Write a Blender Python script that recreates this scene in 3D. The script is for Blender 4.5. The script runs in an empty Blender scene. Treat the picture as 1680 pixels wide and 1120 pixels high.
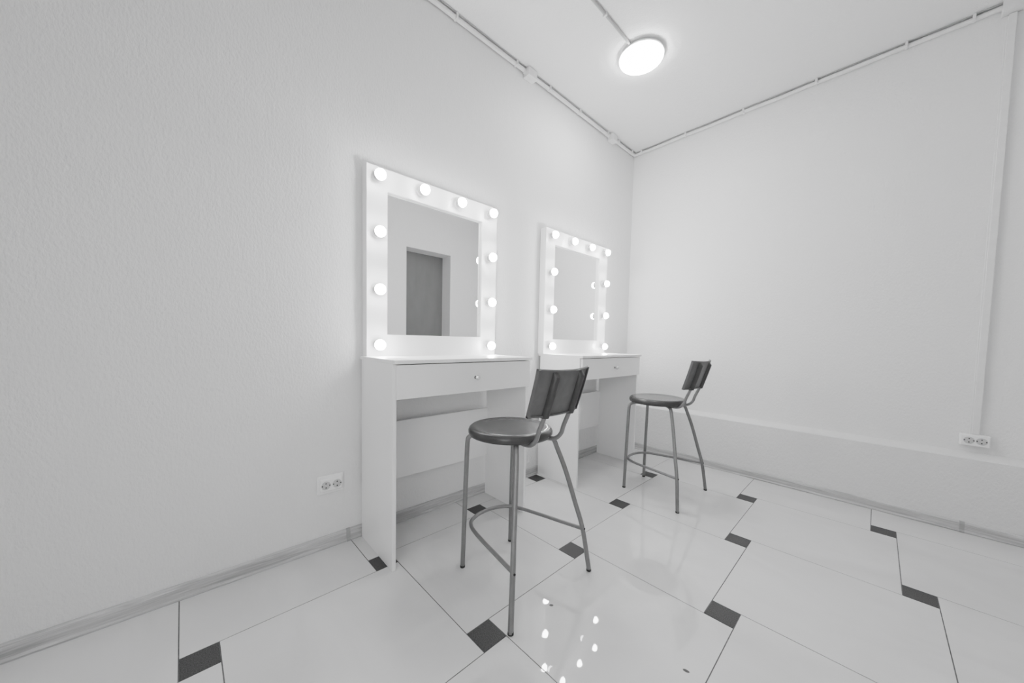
import bpy, bmesh, math, random
from mathutils import Vector, Matrix
random.seed(7)
SC = bpy.context.scene
COL = SC.collection
PI = math.pi

# ------------------------------------------------------------------ room
H = 2.775            # ceiling height
XR = 2.42            # opposite wall
YF = -4.9            # wall behind the camera
PL_D, PL_H = 0.106, 0.402   # low plinth on the back wall

# ------------------------------------------------------------------ materials
def mat(name, base, rough=0.5, metal=0.0, **kw):
    m = bpy.data.materials.new(name); m.use_nodes = True
    nt = m.node_tree; b = nt.nodes['Principled BSDF']
    c = (base, base, base, 1) if isinstance(base, (int, float)) else (*base, 1)
    b.inputs['Base Color'].default_value = c
    b.inputs['Roughness'].default_value = rough
    b.inputs['Metallic'].default_value = metal
    for k, v in kw.items():
        b.inputs[k].default_value = v
    return m

def nodes(m):
    return m.node_tree, m.node_tree.nodes, m.node_tree.links, m.node_tree.nodes['Principled BSDF']

def coords(m, scale=(1, 1, 1)):
    nt, N, L, b = nodes(m)
    tc = N.new('ShaderNodeTexCoord'); mp = N.new('ShaderNodeMapping')
    mp.inputs['Scale'].default_value = scale
    L.new(tc.outputs['Object'], mp.inputs['Vector'])
    return mp.outputs['Vector']

def add_noise_colour(m, scale, lo, hi, vec=None, detail=4, rough=0.5):
    nt, N, L, b = nodes(m)
    n = N.new('ShaderNodeTexNoise'); n.inputs['Scale'].default_value = scale
    n.inputs['Detail'].default_value = detail; n.inputs['Roughness'].default_value = rough
    L.new(vec if vec else coords(m), n.inputs['Vector'])
    r = N.new('ShaderNodeMapRange')
    r.inputs['From Min'].default_value = 0.3; r.inputs['From Max'].default_value = 0.7
    r.inputs['To Min'].default_value = lo; r.inputs['To Max'].default_value = hi
    L.new(n.outputs['Fac'], r.inputs['Value'])
    L.new(r.outputs['Result'], b.inputs['Base Color'])
    return r

def add_bump(m, scale, strength, dist, vec=None, detail=3, rough=0.5):
    nt, N, L, b = nodes(m)
    n = N.new('ShaderNodeTexNoise'); n.inputs['Scale'].default_value = scale
    n.inputs['Detail'].default_value = detail; n.inputs['Roughness'].default_value = rough
    L.new(vec if vec else coords(m), n.inputs['Vector'])
    bp = N.new('ShaderNodeBump'); bp.inputs['Strength'].default_value = strength
    bp.inputs['Distance'].default_value = dist
    L.new(n.outputs['Fac'], bp.inputs['Height'])
    prev = b.inputs['Normal'].links
    if prev:
        L.new(prev[0].from_socket, bp.inputs['Normal'])
    L.new(bp.outputs['Normal'], b.inputs['Normal'])

def wall_material(name, base):
    m = mat(name, base, 0.6)
    m.node_tree.nodes['Principled BSDF'].inputs['Specular IOR Level'].default_value = 0.25
    add_bump(m, 118, 0.75, 0.0038, coords(m, (1, 1, 0.55)), 3, 0.55)
    add_bump(m, 24, 0.5, 0.005, coords(m, (1, 1, 0.6)), 2, 0.5)
    return m

M = {}
M['wall'] = wall_material('painted_woodchip_wallpaper', 0.8)
M['ceiling'] = wall_material('painted_ceiling', 0.8)
M['plinth'] = wall_material('painted_rough_plaster', 0.77)
M['laminate'] = mat('white_laminate', 0.78, 0.35)
add_noise_colour(M['laminate'], 3, 0.86, 0.88)
M['frame'] = mat('white_lacquer', 0.85, 0.3)
add_noise_colour(M['frame'], 3, 0.9, 0.92)
M['mirror'] = mat('silvered_glass', 0.86, 0.0, 1.0)
add_noise_colour(M['mirror'], 1.5, 0.925, 0.935)
M['plastic_white'] = mat('white_plastic', 0.8, 0.35)
add_noise_colour(M['plastic_white'], 30, 0.87, 0.89)
M['bulb_base'] = mat('shaded_white_plastic', 0.5, 0.4)  # white bulb base greyed, its shading painted into the colour
add_noise_colour(M['bulb_base'], 30, 0.48, 0.52)
M['plastic_shaded'] = mat('shaded_plastic', 0.42, 0.4)  # white plastic greyed, shade of the recessed outlets put into the colour
add_noise_colour(M['plastic_shaded'], 40, 0.56, 0.6)
M['pvc'] = mat('painted_pvc', 0.76, 0.45)
add_noise_colour(M['pvc'], 30, 0.74, 0.78)
M['hole'] = mat('dark_hole', 0.03, 0.6)
add_noise_colour(M['hole'], 50, 0.02, 0.04)
M['chrome'] = mat('chrome', 0.5, 0.12, 1.0)
add_noise_colour(M['chrome'], 30, 0.48, 0.52)
M['crystal'] = mat('faceted_crystal', 0.75, 0.05, 0.35)
add_noise_colour(M['crystal'], 60, 0.45, 0.85)
M['tube'] = mat('grey_lacquered_steel', 0.24, 0.36, 0.35)
add_noise_colour(M['tube'], 40, 0.23, 0.26)
M['seat'] = mat('dark_plastic', 0.085, 0.26)
add_noise_colour(M['seat'], 12, 0.062, 0.075)
add_bump(M['seat'], 700, 0.12, 0.0004)
M['back'] = mat('dark_plastic_rear', 0.062, 0.42)
add_noise_colour(M['back'], 30, 0.12, 0.15)
M['rib'] = mat('shaded_plastic_rib', 0.06, 0.4)  # backrest plastic darkened to paint in the shade on the sleeves
add_noise_colour(M['rib'], 30, 0.06, 0.075)
add_bump(M['back'], 600, 0.15, 0.0004)
M['cap'] = mat('dark_rubber', 0.03, 0.6)
add_noise_colour(M['cap'], 60, 0.025, 0.035)
M['door'] = mat('grey_door_paint', 0.13, 0.5)
add_noise_colour(M['door'], 4, 0.2, 0.22, coords(M['door'], (1, 3, 1)))
M['grout'] = mat('grey_grout', 0.13, 0.8)
add_noise_colour(M['grout'], 60, 0.13, 0.2)

def emission(name, strength, colour=(1, 1, 1)):
    m = bpy.data.materials.new(name); m.use_nodes = True
    nt = m.node_tree; b = nt.nodes['Principled BSDF']
    b.inputs['Base Color'].default_value = (0.9, 0.9, 0.9, 1)
    b.inputs['Roughness'].default_value = 0.3
    b.inputs['Emission Color'].default_value = (*colour, 1)
    b.inputs['Emission Strength'].default_value = strength
    return m
M['bulb'] = emission('lit_opal_bulb', 58)
M['lamp'] = emission('lit_opal_diffuser', 30)
M['lamp_fill'] = emission('fill_lamp_diffuser', 9)  # glow of the added fill lamp, weaker than the visible one

# wood effect baseboard
def wood(name, axis):
    m = mat(name, 0.4, 0.5)
    nt, N, L, b = nodes(m)
    sc = (6, 6, 90) if axis == 'y' else (6, 6, 90)
    sc = (30, 2.2, 60) if axis == 'y' else (2.2, 30, 60)
    v = coords(m, sc)
    n = N.new('ShaderNodeTexNoise'); n.inputs['Scale'].default_value = 1.6
    n.inputs['Detail'].default_value = 5; n.inputs['Roughness'].default_value = 0.65
    n.inputs['Distortion'].default_value = 1.2
    L.new(v, n.inputs['Vector'])
    r = N.new('ShaderNodeMapRange')
    r.inputs['From Min'].default_value = 0.3; r.inputs['From Max'].default_value = 0.72
    r.inputs['To Min'].default_value = 0.36; r.inputs['To Max'].default_value = 0.66
    L.new(n.outputs['Fac'], r.inputs['Value']); L.new(r.outputs['Result'], b.inputs['Base Color'])
    return m
M['wood_y'] = wood('pale_wood_effect_left', 'y')
M['wood_x'] = wood('pale_wood_effect_back', 'x')
M['cable'] = mat('grey_cable_sheath', 0.3, 0.5)
add_noise_colour(M['cable'], 40, 0.4, 0.46)
M['joint'] = mat('grey_plastic_joint', 0.33, 0.5)
add_noise_colour(M['joint'], 40, 0.38, 0.42)

# polished white tiles, with two small worn chips in the glaze
def tile_mat():
    m = mat('polished_white_tile', 0.6, 0.02)
    nt, N, L, b = nodes(m)
    b.inputs['IOR'].default_value = 1.5
    n = N.new('ShaderNodeTexNoise'); n.inputs['Scale'].default_value = 2.4
    n.inputs['Detail'].default_value = 6; n.inputs['Distortion'].default_value = 0.8
    L.new(coords(m, (1, 1.8, 1)), n.inputs['Vector'])
    r = N.new('ShaderNodeMapRange')
    r.inputs['From Min'].default_value = 0.3; r.inputs['From Max'].default_value = 0.7
    r.inputs['To Min'].default_value = 0.65; r.inputs['To Max'].default_value = 0.71
    L.new(n.outputs['Fac'], r.inputs['Value'])
    out = r.outputs['Result']
    tc = N.new('ShaderNodeTexCoord')
    nd = N.new('ShaderNodeTexNoise'); nd.inputs['Scale'].default_value = 90
    L.new(tc.outputs['Object'], nd.inputs['Vector'])
    for (cx, cy, ax, ay, ang) in CHIPS:
        mp = N.new('ShaderNodeMapping'); mp.vector_type = 'TEXTURE'
        mp.inputs['Location'].default_value = (cx, cy, 0)
        mp.inputs['Rotation'].default_value = (0, 0, ang)
        mp.inputs['Scale'].default_value = (ax, ay, 1)
        L.new(tc.outputs['Object'], mp.inputs['Vector'])
        ln = N.new('ShaderNodeVectorMath'); ln.operation = 'LENGTH'
        L.new(mp.outputs['Vector'], ln.inputs[0])
        ad = N.new('ShaderNodeMath'); ad.operation = 'MULTIPLY_ADD'
        L.new(nd.outputs['Fac'], ad.inputs[0]); ad.inputs[1].default_value = 0.7
        L.new(ln.outputs['Value'], ad.inputs[2])
        r2 = N.new('ShaderNodeMapRange')
        r2.inputs['From Min'].default_value = 1.2; r2.inputs['From Max'].default_value = 1.45
        r2.inputs['To Min'].default_value = 0.16; r2.inputs['To Max'].default_value = 1.0
        L.new(ad.outputs['Value'], r2.inputs['Value'])
        mu = N.new('ShaderNodeMath'); mu.operation = 'MULTIPLY'
        L.new(out, mu.inputs[0]); L.new(r2.outputs['Result'], mu.inputs[1])
        out = mu.outputs['Value']
    L.new(out, b.inputs['Base Color'])
    return m
CHIPS = [(0.932, -2.177, 0.0085, 0.0055, 0.9), (1.370, -2.070, 0.0095, 0.0052, 0.25)]
M['tile'] = tile_mat()
M['inset'] = mat('speckled_dark_tile', 0.05, 0.45)
add_noise_colour(M['inset'], 330, 0.03, 0.11, detail=2)

# ------------------------------------------------------------------ mesh helpers
def finish(bm, name, m, parent=None, smooth=False, loc=(0, 0, 0), bevel=0, seg=2, angle=None):
    bmesh.ops.recalc_face_normals(bm, faces=bm.faces[:])
    if smooth:
        for f in bm.faces: f.smooth = True
    me = bpy.data.meshes.new(name); bm.to_mesh(me); bm.free()
    for mm in (m if isinstance(m, (list, tuple)) else [m]): me.materials.append(mm)
    if smooth and angle is not None:
        me.set_sharp_from_angle(angle=angle)
    o = bpy.data.objects.new(name, me); COL.objects.link(o); o.location = loc
    if parent: o.parent = parent
    if bevel:
        b = o.modifiers.new('bevel', 'BEVEL'); b.width = bevel; b.segments = seg
        b.limit_method = 'ANGLE'
    return o

def add_box(bm, x0, x1, y0, y1, z0, z1, mi=0, bev=0, seg=2):
    r = bmesh.ops.create_cube(bm, size=1)
    vs = r['verts']
    for v in vs:
        v.co = Vector(((x0 + x1) / 2 + v.co.x * (x1 - x0), (y0 + y1) / 2 + v.co.y * (y1 - y0), (z0 + z1) / 2 + v.co.z * (z1 - z0)))
    fs = {f for v in vs for f in v.link_faces}
    for f in fs: f.material_index = mi
    if bev:
        es = list({e for v in vs for e in v.link_edges})
        bmesh.ops.bevel(bm, geom=es, offset=bev, segments=seg, affect='EDGES', profile=0.5)

def box(name, dims, m, parent=None, bev=0.0, seg=2):
    bm = bmesh.new(); add_box(bm, *dims, bev=bev, seg=seg)
    return finish(bm, name, m, parent)

def catmull(pts, n=10):
    P = [Vector(p) for p in pts]; P = [P[0] * 2 - P[1]] + P + [P[-1] * 2 - P[-2]]
    out = []
    for i in range(1, len(P) - 2):
        p0, p1, p2, p3 = P[i - 1:i + 3]
        for k in range(n):
            t = k / n
            out.append(0.5 * ((2 * p1) + (-p0 + p2) * t + (2 * p0 - 5 * p1 + 4 * p2 - p3) * t * t + (-p0 + 3 * p1 - 3 * p2 + p3) * t ** 3))
    out.append(P[-2]); return out

def add_tube(bm, pts, r, seg=14, cap=True, mi=0):
    P = [Vector(p) for p in pts]; rings = []
    T = []
    for i in range(len(P)):
        a = P[max(i - 1, 0)]; b = P[min(i + 1, len(P) - 1)]; T.append((b - a).normalized())
    up = Vector((0, 0, 1)) if abs(T[0].z) < 0.9 else Vector((1, 0, 0))
    u = (up - T[0] * up.dot(T[0])).normalized()
    for i, p in enumerate(P):
        u = (u - T[i] * u.dot(T[i])).normalized(); v = T[i].cross(u)
        rr = r[i] if isinstance(r, (list, tuple)) else r
        rings.append([bm.verts.new(p + (u * math.cos(2 * PI * k / seg) + v * math.sin(2 * PI * k / seg)) * rr) for k in range(seg)])
    for a, b in zip(rings, rings[1:]):
        for k in range(seg):
            f = bm.faces.new((a[k], a[(k + 1) % seg], b[(k + 1) % seg], b[k])); f.material_index = mi
    if cap:
        bm.faces.new(rings[0][::-1]).material_index = mi; bm.faces.new(rings[-1]).material_index = mi

def add_lathe(bm, prof, seg=48, origin=(0, 0, 0), rot=None, mi=0):
    """prof: list of (r, z); r==0 ends close to a point"""
    O = Vector(origin); rings = []
    for r, z in prof:
        if r < 1e-6:
            p = Vector((0, 0, z)); p = (rot @ p) if rot else p
            rings.append([bm.verts.new(O + p)])
        else:
            ring = []
            for k in range(seg):
                p = Vector((r * math.cos(2 * PI * k / seg), r * math.sin(2 * PI * k / seg), z))
                ring.append(bm.verts.new(O + ((rot @ p) if rot else p)))
            rings.append(ring)
    for a, b in zip(rings, rings[1:]):
        for k in range(seg):
            k2 = (k + 1) % seg
            if len(a) == 1: f = bm.faces.new((a[0], b[k2], b[k]))
            elif len(b) == 1: f = bm.faces.new((a[k], a[k2], b[0]))
            else: f = bm.faces.new((a[k], a[k2], b[k2], b[k]))
            f.material_index = mi

def empty(name, loc, label, cat, group=None, rz=0):
    o = bpy.data.objects.new(name, None); COL.objects.link(o)
    o.location = loc; o.rotation_euler = (0, 0, rz); o.empty_display_size = 0.1
    o['label'] = label; o['category'] = cat
    if group: o['group'] = group
    return o

def dup(root, loc, label, rz=0, skip=()):
    r = root.copy(); COL.objects.link(r); r.location = loc; r.rotation_euler = (0, 0, rz); r['label'] = label
    for ch in list(root.children):
        c = ch.copy(); COL.objects.link(c); c.parent = r
        for g in list(ch.children):
            d = g.copy(); COL.objects.link(d); d.parent = c
    return r

def struct(o): o['kind'] = 'structure'; return o

# ------------------------------------------------------------------ shell
T = 0.15
struct(box('wall_left', (-T, 0, YF - T, T, -0.1, H + 0.1), M['wall']))
struct(box('wall_back', (0, XR + 0.5, 0, T, -0.1, H + 0.1), M['wall']))
struct(box('wall_front', (0, XR + 0.5, YF - T, YF, -0.1, H + 0.1), M['wall']))
# opposite wall with a deep doorway (seen in the nearer mirror)
DY0, DY1, DZ = -1.17, -0.535, 2.11
bm = bmesh.new()
add_box(bm, XR, XR + 0.21, YF, DY0, -0.1, H + 0.1)
add_box(bm, XR, XR + 0.21, DY1, 0, -0.1, H + 0.1)
add_box(bm, XR, XR + 0.21, DY0, DY1, DZ, H + 0.1)
struct(finish(bm, 'wall_right', M['wall']))
bm = bmesh.new()
add_box(bm, XR + 0.205, XR + 0.245, DY0 - 0.02, DY1 + 0.02, 0, DZ + 0.02)
door = struct(finish(bm, 'door_1', M['door']))
bm = bmesh.new()
add_lathe(bm, [(0.0, 0), (0.024, 0), (0.024, 0.006), (0.009, 0.008), (0.009, 0.045), (0, 0.047)], 20, (0, 0, 0), Matrix.Rotation(-PI / 2, 4, 'Y').to_3x3())
add_tube(bm, [(-0.04, 0, 0), (-0.042, 0.05, 0), (-0.04, 0.11, -0.002)], 0.007, 10)
finish(bm, 'door_handle', M['chrome'], door, True, (XR + 0.205, DY0 + 0.08, 1.0), angle=0.6)
struct(box('ceiling', (-T, XR + 0.5, YF - T, T, H, H + 0.15), M['ceiling']))
struct(box('wall_outer', (XR + 0.246, XR + 0.4, YF, 0, -0.1, H + 0.1), M['wall']))

# plinth along the foot of the back wall, its top edge a little sloped
bm = bmesh.new()
ys = [(0, 0), (-PL_D, 0), (-PL_D, PL_H - 0.004), (-PL_D + 0.006, PL_H + 0.002), (0, PL_H + 0.018)]
a = [bm.verts.new((0, y, z)) for y, z in ys]; b_ = [bm.verts.new((XR, y, z)) for y, z in ys]
bm.faces.new(a); bm.faces.new(b_[::-1])
for i in range(5): bm.faces.new((a[i], b_[i], b_[(i + 1) % 5], a[(i + 1) % 5]))
struct(finish(bm, 'trim_1', M['plinth']))

# baseboards (profile extruded)
def baseboard(name, pts2, run, m, conn):
    bm = bmesh.new()
    prof = [(0, 0), (0.017, 0), (0.018, 0.006), (0.013, 0.014), (0.012, 0.044), (0.009, 0.052), (0.004, 0.056), (0, 0.056)]
    (ax, r0, r1, off, sgn) = run
    def P(u, d, z): return (off + sgn * d, u, z) if ax == 'y' else (u, off + sgn * d, z)
    A = [bm.verts.new(P(r0, d, z)) for d, z in prof]; B = [bm.verts.new(P(r1, d, z)) for d, z in prof]
    bm.faces.new(A); bm.faces.new(B[::-1]); n = len(prof)
    for i in range(n): bm.faces.new((A[i], B[i], B[(i + 1) % n], A[(i + 1) % n]))
    o = struct(finish(bm, name, m))
    for c in conn:
        bm = bmesh.new()
        A = [bm.verts.new(P(c - 0.009, d * 1.12 + (0.0005 if d else 0), z * 1.02)) for d, z in prof]
        B = [bm.verts.new(P(c + 0.009, d * 1.12 + (0.0005 if d else 0), z * 1.02)) for d, z in prof]
        bm.faces.new(A); bm.faces.new(B[::-1])
        for i in range(n): bm.faces.new((A[i], B[i], B[(i + 1) % n], A[(i + 1) % n]))
        finish(bm, 'joint_cover', M['joint'], o)
    return o
baseboard('baseboard_left', None, ('y', YF, 0 - PL_D, 0, 1), M['wood_y'], [-2.60])
baseboard('baseboard_back', None, ('x', 0.0, XR, -PL_D, -1), M['wood_x'], [2.055])
baseboard('baseboard_right', None, ('y', YF, DY0 - 0.0, XR, -1), M['wood_y'], [])

# floor: big square tiles with small dark inserts, running as a pinwheel
S_, s_, OX, OY, AL = 0.6, 0.0938, 0.7268, -1.8869, 0.0121
def clip(poly, x0, x1, y0, y1):
    for ax, lim, sg in ((0, x0, 1), (0, x1, -1), (1, y0, 1), (1, y1, -1)):
        out = []
        for i in range(len(poly)):
            p, q = poly[i], poly[(i + 1) % len(poly)]
            dp, dq = sg * (p[ax] - lim), sg * (q[ax] - lim)
            if dp >= 0: out.append(p)
            if (dp > 0) != (dq > 0) and dp != dq:
                t = dp / (dp - dq); out.append((p[0] + (q[0] - p[0]) * t, p[1] + (q[1] - p[1]) * t))
        poly = out
        if len(poly) < 3: return None
    return poly
bm = bmesh.new()
add_box(bm, 0, XR + 0.25, YF, 0, -0.1, -0.0012, 2)
ca, sa = math.cos(AL), math.sin(AL)
g = 0.0016
def tile_poly(lx, ly, w, ins):
    c = [(lx + ins, ly + ins), (lx + w - ins, ly + ins), (lx + w - ins, ly + w - ins), (lx + ins, ly + w - ins)]
    return [(OX + ca * x - sa * y, OY + sa * x + ca * y) for x, y in c]
for i in range(-9, 9):
    for j in range(-9, 9):
        lx, ly = -s_ * i + S_ * j, S_ * i + s_ * j
        for (w, dx, dy, mi, ins) in ((S_, 0, s_, 0, g), (s_, 0, 0, 1, g)):
            p = clip(tile_poly(lx + dx, ly + dy, w, ins), 0, XR + 0.25, YF, 0)
            if p:
                top = [bm.verts.new((x, y, 0)) for x, y in p]; bot = [bm.verts.new((x, y, -0.0013)) for x, y in p]
                bm.faces.new(top).material_index = mi
                for k in range(len(p)):
                    bm.faces.new((top[k], bot[k], bot[(k + 1) % len(p)], top[(k + 1) % len(p)])).material_index = mi
fl = struct(finish(bm, 'floor', [M['tile'], M['inset'], M['grout']]))

# ------------------------------------------------------------------ dressing table
ZT = 0.889
def make_desk():
    t = empty('dressing_table', (0, -2.54, 0), 'nearer white dressing table with one drawer and crystal knob', 'dressing table', 'white dressing tables along the left wall')
    W = 0.785
    bx = lambda n, d, m=M['laminate'], p=t, bev=0.0008: box(n, d, m, p, bev, 1)
    bx('desktop', (0.002, 0.395, -0.001, 0.795, 0.873, ZT), bev=0.0012)
    bx('side_panel', (0.021, 0.370, 0, 0.016, 0, 0.873))
    bx('side_panel', (0.021, 0.370, W - 0.016, W, 0, 0.873))
    bx('rear_panel', (0.022, 0.038, 0.016, W - 0.016, 0.252, 0.552))
    d = bx('drawer', (0.371, 0.387, 0.010, W - 0.003, 0.727, 0.869))
    bm = bmesh.new()
    add_box(bm, 0.05, 0.371, 0.03, 0.042, 0.745, 0.855); add_box(bm, 0.05, 0.371, W - 0.042, W - 0.03, 0.745, 0.855)
    add_box(bm, 0.05, 0.062, 0.042, W - 0.042, 0.745, 0.855); add_box(bm, 0.05, 0.371, 0.042, W - 0.042, 0.741, 0.747)
    finish(bm, 'drawer_box', M['laminate'], d)
    bm = bmesh.new(); R = Matrix.Rotation(PI / 2, 4, 'Y').to_3x3()
    add_lathe(bm, [(0, 0), (0.008, 0), (0.008, 0.003), (0.0045, 0.004), (0.0045, 0.012), (0, 0.013)], 16, (0, 0, 0), R, 0)
    add_lathe(bm, [(0, 0.010), (0.006, 0.011), (0.0125, 0.019), (0.012, 0.024), (0.007, 0.029), (0, 0.030)], 8, (0, 0, 0), R, 1)
    k = finish(bm, 'knob', [M['chrome'], M['crystal']], d, loc=(0.387, 0.405, 0.798))
    k['label'] = 'small faceted crystal knob on a chrome stem'
    return t
desk = make_desk()
dup(desk, (0, -2.54 + 1.266, 0), 'farther white dressing table with one drawer, closest to the room corner')

# ------------------------------------------------------------------ lit vanity mirror
def make_mirror():
    t = empty('vanity_mirror', (0, -2.53, ZT), 'nearer square white vanity mirror ringed by lit bulbs, reflecting a dark doorway', 'mirror', 'lit vanity mirrors on the dressing tables')
    W, HH, D = 0.79, 0.896, 0.058
    y0, y1, z0, z1 = 0.100, 0.676, 0.106, 0.791     # opening
    bm = bmesh.new()
    # frame: front face ring, sides, opening reveal, back
    def ring(x, a0, a1, c0, c1): return [bm.verts.new((x, a0, c0)), bm.verts.new((x, a1, c0)), bm.verts.new((x, a1, c1)), bm.verts.new((x, a0, c1))]
    of, inn = ring(D, 0, W, 0, HH), ring(D, y0, y1, z0, z1)
    ob, ib = ring(0.003, 0, W, 0, HH), ring(D - 0.0215, y0, y1, z0, z1)
    cb = ring(D - 0.0215, y0 - 0.01, y1 + 0.01, z0 - 0.01, z1 + 0.01)
    for k in range(4):
        k2 = (k + 1) % 4
        bm.faces.new((of[k], of[k2], inn[k2], inn[k])); bm.faces.new((of[k], ob[k], ob[k2], of[k2]))
        bm.faces.new((inn[k], inn[k2], ib[k2], ib[k])); bm.faces.new((ib[k], ib[k2], cb[k2], cb[k]))
    bm.faces.new(ob)
    finish(bm, 'frame', M['frame'], t, bevel=0.0012)
    bm = bmesh.new(); add_box(bm, D - 0.0245, D - 0.018, y0 + 0.0005, y1 - 0.0005, z0 + 0.0005, z1 - 0.0005)
    finish(bm, 'mirror_glass', M['mirror'], t)
    bm = bmesh.new()    # fine bright edge trim round the glass
    e = 0.0045; xg0, xg1 = D - 0.0179, D - 0.0135
    add_box(bm, xg0, xg1, y0 + .0006, y1 - .0006, z1 - e, z1 - .0006); add_box(bm, xg0, xg1, y1 - e, y1 - .0006, z0 + .0006, z1 - e)
    finish(bm, 'edge_trim', M['frame'], t)
    ys = [0.048, 0.276, 0.502, 0.727]; zs = [0.056, 0.317, 0.584, 0.843]
    spots = [(y, zs[3]) for y in ys] + [(y, z) for z in zs[:3] for y in (ys[0], ys[3])]
    R = Matrix.Rotation(PI / 2, 4, 'Y').to_3x3()
    first = None
    for (y, z) in spots:
        if first is None:
            bm = bmesh.new(); r = 0.0254
            dome = [(0.0, 0.042 + r)] + [(r * math.sin(a), 0.042 + r * math.cos(a)) for a in [PI * k / 24 for k in range(1, 14)]]
            add_lathe(bm, dome + [(0, dome[-1][1])], 32, (0, 0, 0), R)
            first = finish(bm, 'light_bulb', M['bulb'], t, True, (D, y, z), angle=1.0)
            bm = bmesh.new(); e = dome[-1]
            add_lathe(bm, [(0, e[1] - 0.0002), (e[0] - 0.0003, e[1] - 0.0002), (0.0243, 0.034), (0.0215, 0.025), (0.018, 0.016), (0.0165, 0.0065), (0, 0.0065)], 32, (0, 0, 0), R)
            finish(bm, 'bulb_base', M['bulb_base'], first, True, angle=0.9)
            bm = bmesh.new()
            add_lathe(bm, [(0, 0.0), (0.0215, 0.0), (0.0215, 0.004), (0.019, 0.0064), (0, 0.0064)], 32, (0, 0, 0), R)
            finish(bm, 'socket', M['plastic_white'], first, True, angle=0.5)
        else:
            b = first.copy(); COL.objects.link(b); b.location = (D, y, z)
            for g_ in first.children:
                q = g_.copy(); COL.objects.link(q); q.parent = b
    return t
mir = make_mirror()
dup(mir, (0, -2.53 + 1.246, ZT), 'farther square white vanity mirror ringed by lit bulbs, reflecting only blank wall')

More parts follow.
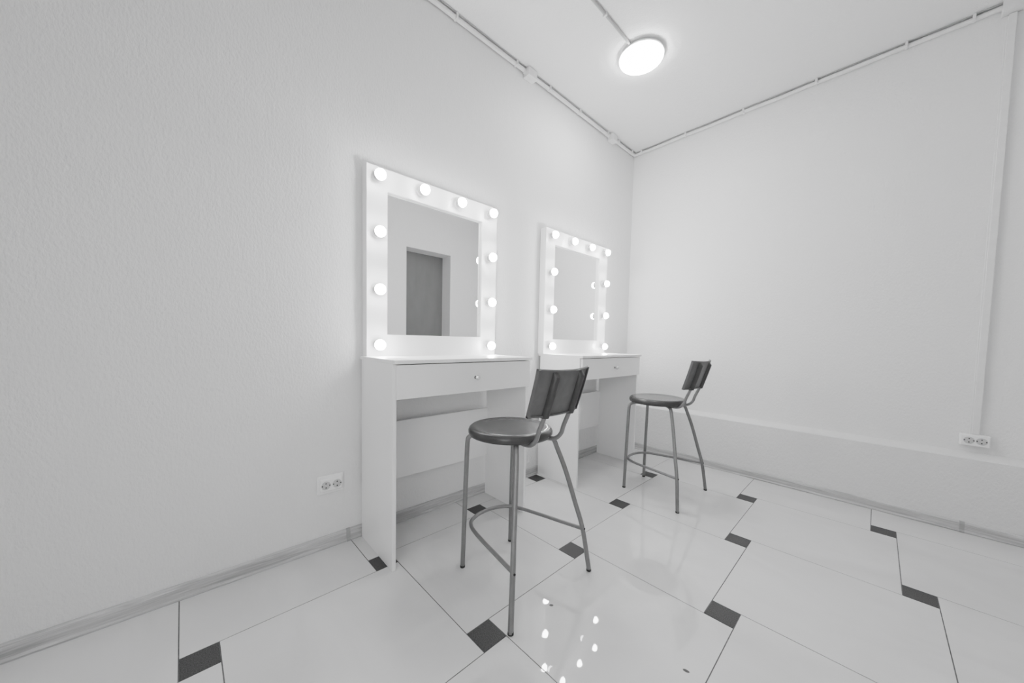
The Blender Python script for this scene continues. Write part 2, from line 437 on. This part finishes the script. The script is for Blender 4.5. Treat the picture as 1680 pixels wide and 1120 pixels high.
# ------------------------------------------------------------------ bar stool (faces -x)
def make_stool():
    t = empty('bar_stool', (0.685, -2.150, 0), 'nearer bar stool with round dark seat and low backrest, standing before the nearer table', 'bar stool', 'dark seated bar stools before the dressing tables', math.radians(2.0))
    zs = 0.624
    R = 0.175
    bm = bmesh.new()
    prof = [(0, -0.005), (0.06, -0.0042), (0.11, -0.002), (0.135, 0.001), (0.148, 0.0036), (0.156, 0.004), (0.164, 0.0018), (0.1715, -0.004), (0.1755, -0.013), (0.175, -0.023), (0.170, -0.031), (0.160, -0.034), (0.150, -0.031), (0.10, -0.029), (0, -0.029)]
    prof = [(r, zs - 0.003 + z) for r, z in prof]
    add_lathe(bm, prof, 96)
    finish(bm, 'seat', M['seat'], t, True, (-0.010, -0.014, 0), angle=1.2)
    tr = 0.0098
    legs = []
    for sy in (-1, 1):
        pts = [(-0.055, sy * 0.050, zs - 0.041), (-0.10, sy * 0.093, zs - 0.041), (-0.122, sy * 0.114, zs - 0.043), (-0.138, sy * 0.130, zs - 0.054), (-0.1425, sy * 0.136, zs - 0.075), (-0.145, sy * 0.138, 0.46), (-0.150, sy * 0.1405, 0.25), (-0.155, sy * 0.144, 0.004)]
        legs.append(pts)
        pts = [(0.045, sy * 0.040, zs - 0.041), (0.085, sy * 0.078, zs - 0.041), (0.108, sy * 0.099, zs - 0.044), (0.122, sy * 0.113, zs - 0.058), (0.132, sy * 0.122, 0.535), (0.158, sy * 0.150, 0.44), (0.188, sy * 0.184, 0.30), (0.213, sy * 0.211, 0.18), (0.233, sy * 0.236, 0.004)]
        legs.append(pts)
    for pts in legs:
        bm = bmesh.new(); add_tube(bm, catmull(pts, 8), tr, 16)
        l = finish(bm, 'leg', M['tube'], t, True, angle=0.9)
        b, c = Vector(pts[-1]), Vector(pts[-2]); d = (c - b).normalized()
        bm = bmesh.new(); add_tube(bm, [(b.x, b.y, 0.0), tuple(Vector((b.x, b.y, 0)) + d * 0.009)], tr + 0.0006, 16)
        finish(bm, 'foot_cap', M['cap'], l, True, angle=0.6)
        if pts[-1][0] > 0:      # dark round hole where the footrest passes through the rear leg
            sg = 1 if b.y > 0 else -1; c0 = Vector((0.2125, sg * 0.2095, 0.188)); dv = Vector((0.985, 0.17 * sg, 0)).normalized()
            bm = bmesh.new(); add_tube(bm, [tuple(c0 + dv * (tr - 0.002)), tuple(c0 + dv * (tr + 0.0009))], 0.0042, 12)
            finish(bm, 'rivet_hole', M['cap'], l, True, angle=0.6)
    # footrest: a U from rear leg round the two front legs to the other rear leg
    zf = 0.188
    half = [(0.209, 0.2065), (0.10, 0.184), (0.0, 0.163), (-0.08, 0.143), (-0.125, 0.124), (-0.155, 0.098), (-0.176, 0.05)]
    path = [(x, -y, zf) for x, y in half] + [(-0.182, 0, zf)] + [(x, y, zf) for x, y in half[::-1]]
    bm = bmesh.new(); add_tube(bm, catmull(path, 8), 0.0080, 14)
    finish(bm, 'footrest', M['tube'], t, True, angle=0.9)
    # tubes carrying the backrest
    lean = 0.055 / 0.175
    for sy in (-1, 1):
        pts = [(0.02, sy * 0.045, zs - 0.041), (0.08, sy * 0.060, zs - 0.041), (0.118, sy * 0.068, zs - 0.043), (0.154, sy * 0.073, zs - 0.036), (0.179, sy * 0.075, zs - 0.012), (0.192, sy * 0.075, zs + 0.025), (0.2135, sy * 0.075, 0.70), (0.2325, sy * 0.075, 0.76), (0.253, sy * 0.075, 0.825)]
        pts = [(x, y + 0.008 * max(0, min(1, (x - 0.02) / 0.15)), z) for x, y, z in pts]
        bm = bmesh.new(); add_tube(bm, catmull(pts, 8), 0.0088, 14)
        finish(bm, 'backrest_tube', M['tube'], t, True, angle=0.9)
    # backrest: bowed sheet with raised rim, sleeves over the tubes on its rear
    z0, z1, hw = 0.709, 0.884, 0.150
    NY, NZ = 24, 10
    def surf(v, w, off=0):      # v -1..1 across, w 0..1 up
        z = z0 + (z1 - z0) * w - 0.006 * (1 - v * v) * w
        x = 0.219 + lean * (z - z0) - 0.030 * v * v + off
        return (x - 0.004 * (w ** 3), 0.008 + hw * v * (0.985 + 0.03 * w), z)
    bm = bmesh.new()
    F = [[bm.verts.new(surf(-1 + 2 * i / NY, j / NZ, 0)) for j in range(NZ + 1)] for i in range(NY + 1)]
    B = [[bm.verts.new(surf(-1 + 2 * i / NY, j / NZ, 0.005)) for j in range(NZ + 1)] for i in range(NY + 1)]
    for i in range(NY):
        for j in range(NZ):
            bm.faces.new((F[i][j], F[i + 1][j], F[i + 1][j + 1], F[i][j + 1]))
            bm.faces.new((B[i][j], B[i][j + 1], B[i + 1][j + 1], B[i + 1][j]))
    for i in range(NY):
        bm.faces.new((F[i][0], B[i][0], B[i + 1][0], F[i + 1][0])); bm.faces.new((F[i][NZ], F[i + 1][NZ], B[i + 1][NZ], B[i][NZ]))
    for j in range(NZ):
        bm.faces.new((F[0][j], F[0][j + 1], B[0][j + 1], B[0][j])); bm.faces.new((F[NY][j], B[NY][j], B[NY][j + 1], F[NY][j + 1]))
    # rim flange standing off the rear, along the two sides, the bottom and the top
    def strip(path, wv, hgt):
        for a, b in zip(path, path[1:]):
            vs = []
            for (v, w) in (a, b):
                p = Vector(surf(v, w, 0.0)); n = Vector((1, 0, -lean)).normalized()
                tv = Vector(surf(max(-1, min(1, v + wv[0])), max(0, min(1, w + wv[1])), 0.0))
                vs.append([bm.verts.new(p), bm.verts.new(tv), bm.verts.new(tv + n * hgt), bm.verts.new(p + n * hgt)])
            A, Bq = vs
            for k in range(4): bm.faces.new((A[k], A[(k + 1) % 4], Bq[(k + 1) % 4], Bq[k]))
            bm.faces.new(A[::-1]); bm.faces.new(Bq)
    ws = [k / 8 for k in range(9)]; vsn = [-1 + 2 * k / 24 for k in range(25)]
    strip([(-1, w) for w in ws], (0.05, 0), 0.013); strip([(1, w) for w in ws], (-0.05, 0), 0.013)
    strip([(v, 0) for v in vsn], (0, 0.035), 0.011); strip([(v, 1) for v in vsn], (0, -0.03), 0.009)
    br = finish(bm, 'backrest', M['back'], t, True, angle=0.5)
    for sy in (-1, 1):
        # sleeve: half-round rib with a slanted top
        bm = bmesh.new(); n = 12; rings = []
        for (z, dep) in ((0.701, 0.024), (0.709, 0.025), (0.79, 0.025), (0.852, 0.024), (0.870, 0.004)):
            xb = 0.219 + lean * (z - z0) - 0.030 * 0.25
            ring = []
            for k in range(n + 1):
                a = -PI / 2 + PI * k / n
                ring.append(bm.verts.new((xb - 0.001 + dep * max(0, math.cos(a)) ** 0.6, 0.008 + sy * 0.075 + 0.0145 * math.sin(a), z)))
            rings.append(ring)
        for a, b in zip(rings, rings[1:]):
            for k in range(n): bm.faces.new((a[k], a[k + 1], b[k + 1], b[k]))
            bm.faces.new((a[n], a[0], b[0], b[n]))
        bm.faces.new(rings[0]); bm.faces.new(rings[-1][::-1])
        finish(bm, 'tube_sleeve', M['rib'], br, True, angle=0.7)
    return t
st = make_stool()
dup(st, (0.719, -0.854, 0), 'farther bar stool with round dark seat and low backrest, closest to the back wall', math.radians(0.5))

# ------------------------------------------------------------------ sockets
def socket_face(bm, c, R, body_mi=1, dark_mi=0, hole_mi=2, r=0.019):
    rot = R
    add_lathe(bm, [(0, 0.0014), (r, 0.0014), (r, 0.0), (r - 0.001, 0)], 28, c, rot, dark_mi)
    for s in (-1, 1):
        add_lathe(bm, [(0.0028, 0.0), (0.0028, 0.0022), (0, 0.0022)], 10, Vector(c) + rot @ Vector((0, s * 0.0095, 0)), rot, hole_mi)
        add_lathe(bm, [(0.0028, 0.0), (0.0028, 0.0022), (0, 0.0022)], 10, Vector(c) + rot @ Vector((s * 0.0155, 0, 0)), rot, hole_mi)

# left wall, flush double socket (sits left of the nearer table)
t = empty('wall_socket', (0, -2.676, 0.298), 'white double power socket set in the left wall beside the nearer table', 'power socket')
box('cover_plate', (0.001, 0.009, -0.056, 0.056, -0.042, 0.042), M['plastic_white'], t, 0.003, 2)
bd = box('socket_body', (0.009, 0.020, -0.046, 0.047, -0.029, 0.029), M['plastic_white'], t, 0.005, 3)
Rl = Matrix(((0, 0, 1), (1, 0, 0), (0, 1, 0)))       # local z -> +x, local x -> y, local y -> z
for y in (-0.023, 0.024):
    bm = bmesh.new(); socket_face(bm, (0.0203, y, 0), Rl)
    finish(bm, 'outlet', [M['plastic_shaded'], M['plastic_white'], M['hole']], bd, True, angle=0.5)
# back wall, surface double socket (above the plinth, at the foot of the trunking)
t = empty('wall_socket', (2.083, 0, 0.488), 'white surface-mounted double power socket on the back wall at the foot of the trunking', 'power socket')
box('back_box', (-0.052, 0.050, -0.030, -0.001, -0.030, 0.031), M['plastic_white'], t, 0.004, 2)
bd = box('socket_body', (-0.050, 0.048, -0.038, -0.030, -0.029, 0.030), M['plastic_white'], t, 0.003, 2)
Rb = Matrix(((1, 0, 0), (0, 0, -1), (0, 1, 0)))      # local z -> -y
for x in (-0.021, 0.021):
    bm = bmesh.new(); socket_face(bm, (x, -0.0383, 0), Rb)
    finish(bm, 'outlet', [M['plastic_shaded'], M['plastic_white'], M['hole']], bd, True, angle=0.5)

# ------------------------------------------------------------------ surface wiring
def clip_at(parent, p, axis, r=0.014):
    bm = bmesh.new(); x, y, z = p; w = 0.006
    if axis == 'y': add_box(bm, x - r, x + r + 0.007, y - w, y + w, z - r * 0.9, H, bev=0.003)
    elif axis == 'x': add_box(bm, x - w, x + w, y - r, y + r, z - r * 0.9, H - 0.0004, bev=0.003)
    finish(bm, 'pipe_clip', M['pvc'], parent)
ZP, RP = H - 0.021, 0.0125
ZG = 0.0150          # thin cable tucked above the pipe, against the ceiling
# along the left wall
t = empty('conduit', (0.015, YF, ZP), 'white cable conduit clipped along the top of the left wall', 'cable conduit')
def leftrun(y):   # gently wavy
    return (0.0150 + 0.003 * abs(math.sin(y * 2.1 + 0.4)), y, ZP + 0.002 * math.sin(y * 3.1))
def leftseg(y0, y1, r, dx, dz, name, m, n=14):
    k = max(6, int((y1 - y0) / 0.06)); bm = bmesh.new()
    P = [leftrun(y0 + (y1 - y0) * i / k) for i in range(k + 1)]
    add_tube(bm, [(p[0] - 0.015 + dx, p[1] - YF, p[2] - ZP + dz) for p in P], r, n)
    finish(bm, name, m, t, True, angle=0.9)
JB = (-1.447, -0.425)
for y0, y1 in ((YF + 0.001, JB[0] - 0.045), (JB[0] + 0.045, JB[1] - 0.045), (JB[1] + 0.045, -0.034)):
    leftseg(y0, y1, RP, 0, 0, 'pipe', M['pvc'])
    leftseg(y0, y1, 0.0021, 0.0143, ZG + 0.001, 'cable', M['cable'], 8)
bm = bmesh.new(); q = leftrun(-0.034)
add_tube(bm, catmull([(q[0] - 0.015, -0.036 - YF, q[2] - ZP), (0.001, -0.028 - YF, 0), (0.006, -0.020 - YF, 0), (0.015, -0.016 - YF, 0.001)], 5), RP, 14)
finish(bm, 'elbow', M['pvc'], t, True, angle=0.9)
for y in (-4.4, -3.6, -2.8, -2.03, -1.57, -1.25, -0.90, -0.50, -0.33, -0.09):
    q = leftrun(y); clip_at(t, (q[0] - 0.015, y - YF, 0), 'y'); 
for o in t.children:
    if o.name.startswith('pipe_clip'):
        for v in o.data.vertices:
            if v.co.z > 0.5: v.co.z -= ZP
# along the back wall
t = empty('conduit', (0.03, -0.016, ZP), 'white cable conduit clipped along the top of the back wall', 'cable conduit')
bm = bmesh.new()
add_tube(bm, [(XR * k / 40 - (0.02 if k == 40 else 0) - 0.0 , 0.0015 * math.sin(k * 0.7), 0.0015 * math.cos(k * 0.9)) for k in range(0, 40)] + [(XR - 0.035, 0, 0)], RP, 14)
finish(bm, 'pipe', M['pvc'], t, True, angle=0.9)
bm = bmesh.new()
add_tube(bm, [(0.05 + (XR - 0.12) * k / 40, -0.0143 + 0.001 * math.sin(k * 0.7), ZG + 0.001) for k in range(41)], 0.0021, 8)
finish(bm, 'cable', M['cable'], t, True, angle=0.9)
for x in (0.09, 0.48, 0.90, 1.32, 1.72, 1.96, 2.35):
    bm = bmesh.new(); add_box(bm, x - 0.036, x - 0.024, -0.022, 0.014, -0.0126, H - ZP, bev=0.003)
    finish(bm, 'pipe_clip', M['pvc'], t)

# junction boxes
def jbox(x, y, size, label):
    t = empty('junction_box', (x, y, H), label, 'junction box')
    w, d, h = size
    box('box_body', (0.0, d, -w / 2, w / 2, -h, -0.003), M['pvc'], t, 0.003, 2)
    box('box_lid', (-0.0, d + 0.004, -w / 2 - 0.002, w / 2 + 0.002, -h - 0.006, -h + 0.0), M['pvc'], t, 0.002, 2)
    for s in (-1, 1):
        bm = bmesh.new()
        add_tube(bm, [(0.015, s * (w / 2 - 0.001), -0.021), (0.015, s * (w / 2 + 0.012), -0.021)], [0.0175, 0.0145], 18)
        finish(bm, 'cable_gland', M['pvc'], t, True, angle=0.6)
    return t
jbox(0.0, JB[0], (0.080, 0.052, 0.052), 'white junction box on the left wall conduit, the one nearer the camera')
jbox(0.0, JB[1], (0.080, 0.052, 0.052), 'white junction box on the left wall conduit near the room corner')
t = empty('junction_box', (2.085, 0, H), 'white junction box at the top of the vertical trunking on the back wall', 'junction box')
box('box_body', (-0.036, 0.036, -0.052, 0.0, -0.064, -0.002), M['pvc'], t, 0.003, 2)
box('box_lid', (-0.038, 0.038, -0.058, -0.052, -0.066, -0.001), M['pvc'], t, 0.002, 2)

# vertical trunking on the back wall, a base channel with a narrower lid
t = empty('cable_trunking', (2.083, 0, 0.52), 'white vertical cable trunking running down the back wall to the socket', 'cable trunking')
box('trunking_base', (-0.018, 0.014, -0.007, 0, 0, H - 0.067 - 0.52), M['pvc'], t, 0.001, 1)
box('trunking_lid', (-0.012, 0.014, -0.020, -0.007, 0, H - 0.067 - 0.52), M['pvc'], t, 0.002, 2)

# conduit across the ceiling to the lamp
LX, LY, LR = 0.598, -1.045, 0.132
t = empty('conduit', (0.592, -1.18, H), 'thin grey cable running across the ceiling to the round lamp', 'cable conduit')
bm = bmesh.new(); add_tube(bm, [(0.008 * math.sin(k * 0.5) * 0.2, -k * 0.06, -0.0075) for k in range(0, 54)], 0.0075, 12)
finish(bm, 'pipe', M['joint'], t, True, angle=0.9)
for y in (-0.265, -0.8, -1.4, -2.0, -2.6):
    bm = bmesh.new(); add_box(bm, -0.013, 0.013, y - 0.006, y + 0.006, -0.018, 0.0, bev=0.003)
    finish(bm, 'pipe_clip', M['pvc'], t)

# round flat ceiling lamps
def lamp(x, y, label, m, group=None):
    t = empty('ceiling_lamp', (x, y, H), label, 'ceiling lamp', group)
    bm = bmesh.new(); add_lathe(bm, [(0, -0.001), (0.112, -0.001), (0.124, -0.004), (0.1325, -0.012), (0.1335, -0.020), (0.130, -0.0225), (0, -0.0225)], 72)
    finish(bm, 'housing', M['plastic_white'], t, True, angle=0.6)
    bm = bmesh.new(); add_lathe(bm, [(0, -0.0226), (0.1295, -0.0226), (0.1300, -0.026), (0.127, -0.031), (0.11, -0.034), (0, -0.036)], 72)
    finish(bm, 'diffuser', m, t, True, angle=1.0)
    return t
lamp(LX, LY, 'round flat white ceiling lamp, lit, between the two walls', M['lamp'])
lamp(1.55, -3.35, 'added round flat white fill lamp on the ceiling, out of view above the camera', M['lamp_fill'])  # unseen fixture added to fill the room with light

# soft fill from an added, unseen area light behind the camera
def area(name, loc, target, size, power, spread=180):
    d = bpy.data.lights.new(name, 'AREA'); d.energy = power; d.shape = 'RECTANGLE'; d.size = size[0]; d.size_y = size[1]; d.spread = math.radians(spread)
    o = bpy.data.objects.new(name, d); COL.objects.link(o); o.location = loc
    o.rotation_euler = (Vector(target) - Vector(loc)).to_track_quat('-Z', 'Y').to_euler()
    return o
area('fill_light', (2.15, -4.0, 1.2), (0.35, -1.5, 0.45), (1.3, 1.6), 3.8, 100)

# ------------------------------------------------------------------ world, camera
w = bpy.data.worlds.new('world'); SC.world = w; w.use_nodes = True
w.node_tree.nodes['Background'].inputs['Color'].default_value = (0.6, 0.6, 0.6, 1)
w.node_tree.nodes['Background'].inputs['Strength'].default_value = 0.3

yaw, pitch, roll = 0.8219588, -0.0507834, 0.0207076
F_PX, PY = 568.49, 587.99
fw = Vector((-math.sin(yaw) * math.cos(pitch), math.cos(yaw) * math.cos(pitch), math.sin(pitch)))
rt = Vector((math.cos(yaw), math.sin(yaw), 0)); up = rt.cross(fw)
rt2 = rt * math.cos(roll) + up * math.sin(roll); up2 = -rt * math.sin(roll) + up * math.cos(roll)
cd = bpy.data.cameras.new('camera'); cam = bpy.data.objects.new('camera', cd); COL.objects.link(cam)
mw = Matrix((rt2, up2, -fw)).transposed().to_4x4(); mw.translation = Vector((1.72713, -3.14147, 0.97666))
cam.matrix_world = mw
cd.sensor_width = 36; cd.lens = F_PX * 36 / 1680; cd.shift_y = (PY - 560) / 1680; cd.clip_start = 0.02
SC.camera = cam
SC.view_settings.view_transform = 'AgX'
SC.view_settings.look = 'AgX - Medium High Contrast'
SC.view_settings.exposure = 0.5
SC.view_settings.gamma = 1.2
SC.cycles.max_bounces = 14; SC.cycles.diffuse_bounces = 8; SC.cycles.glossy_bounces = 6
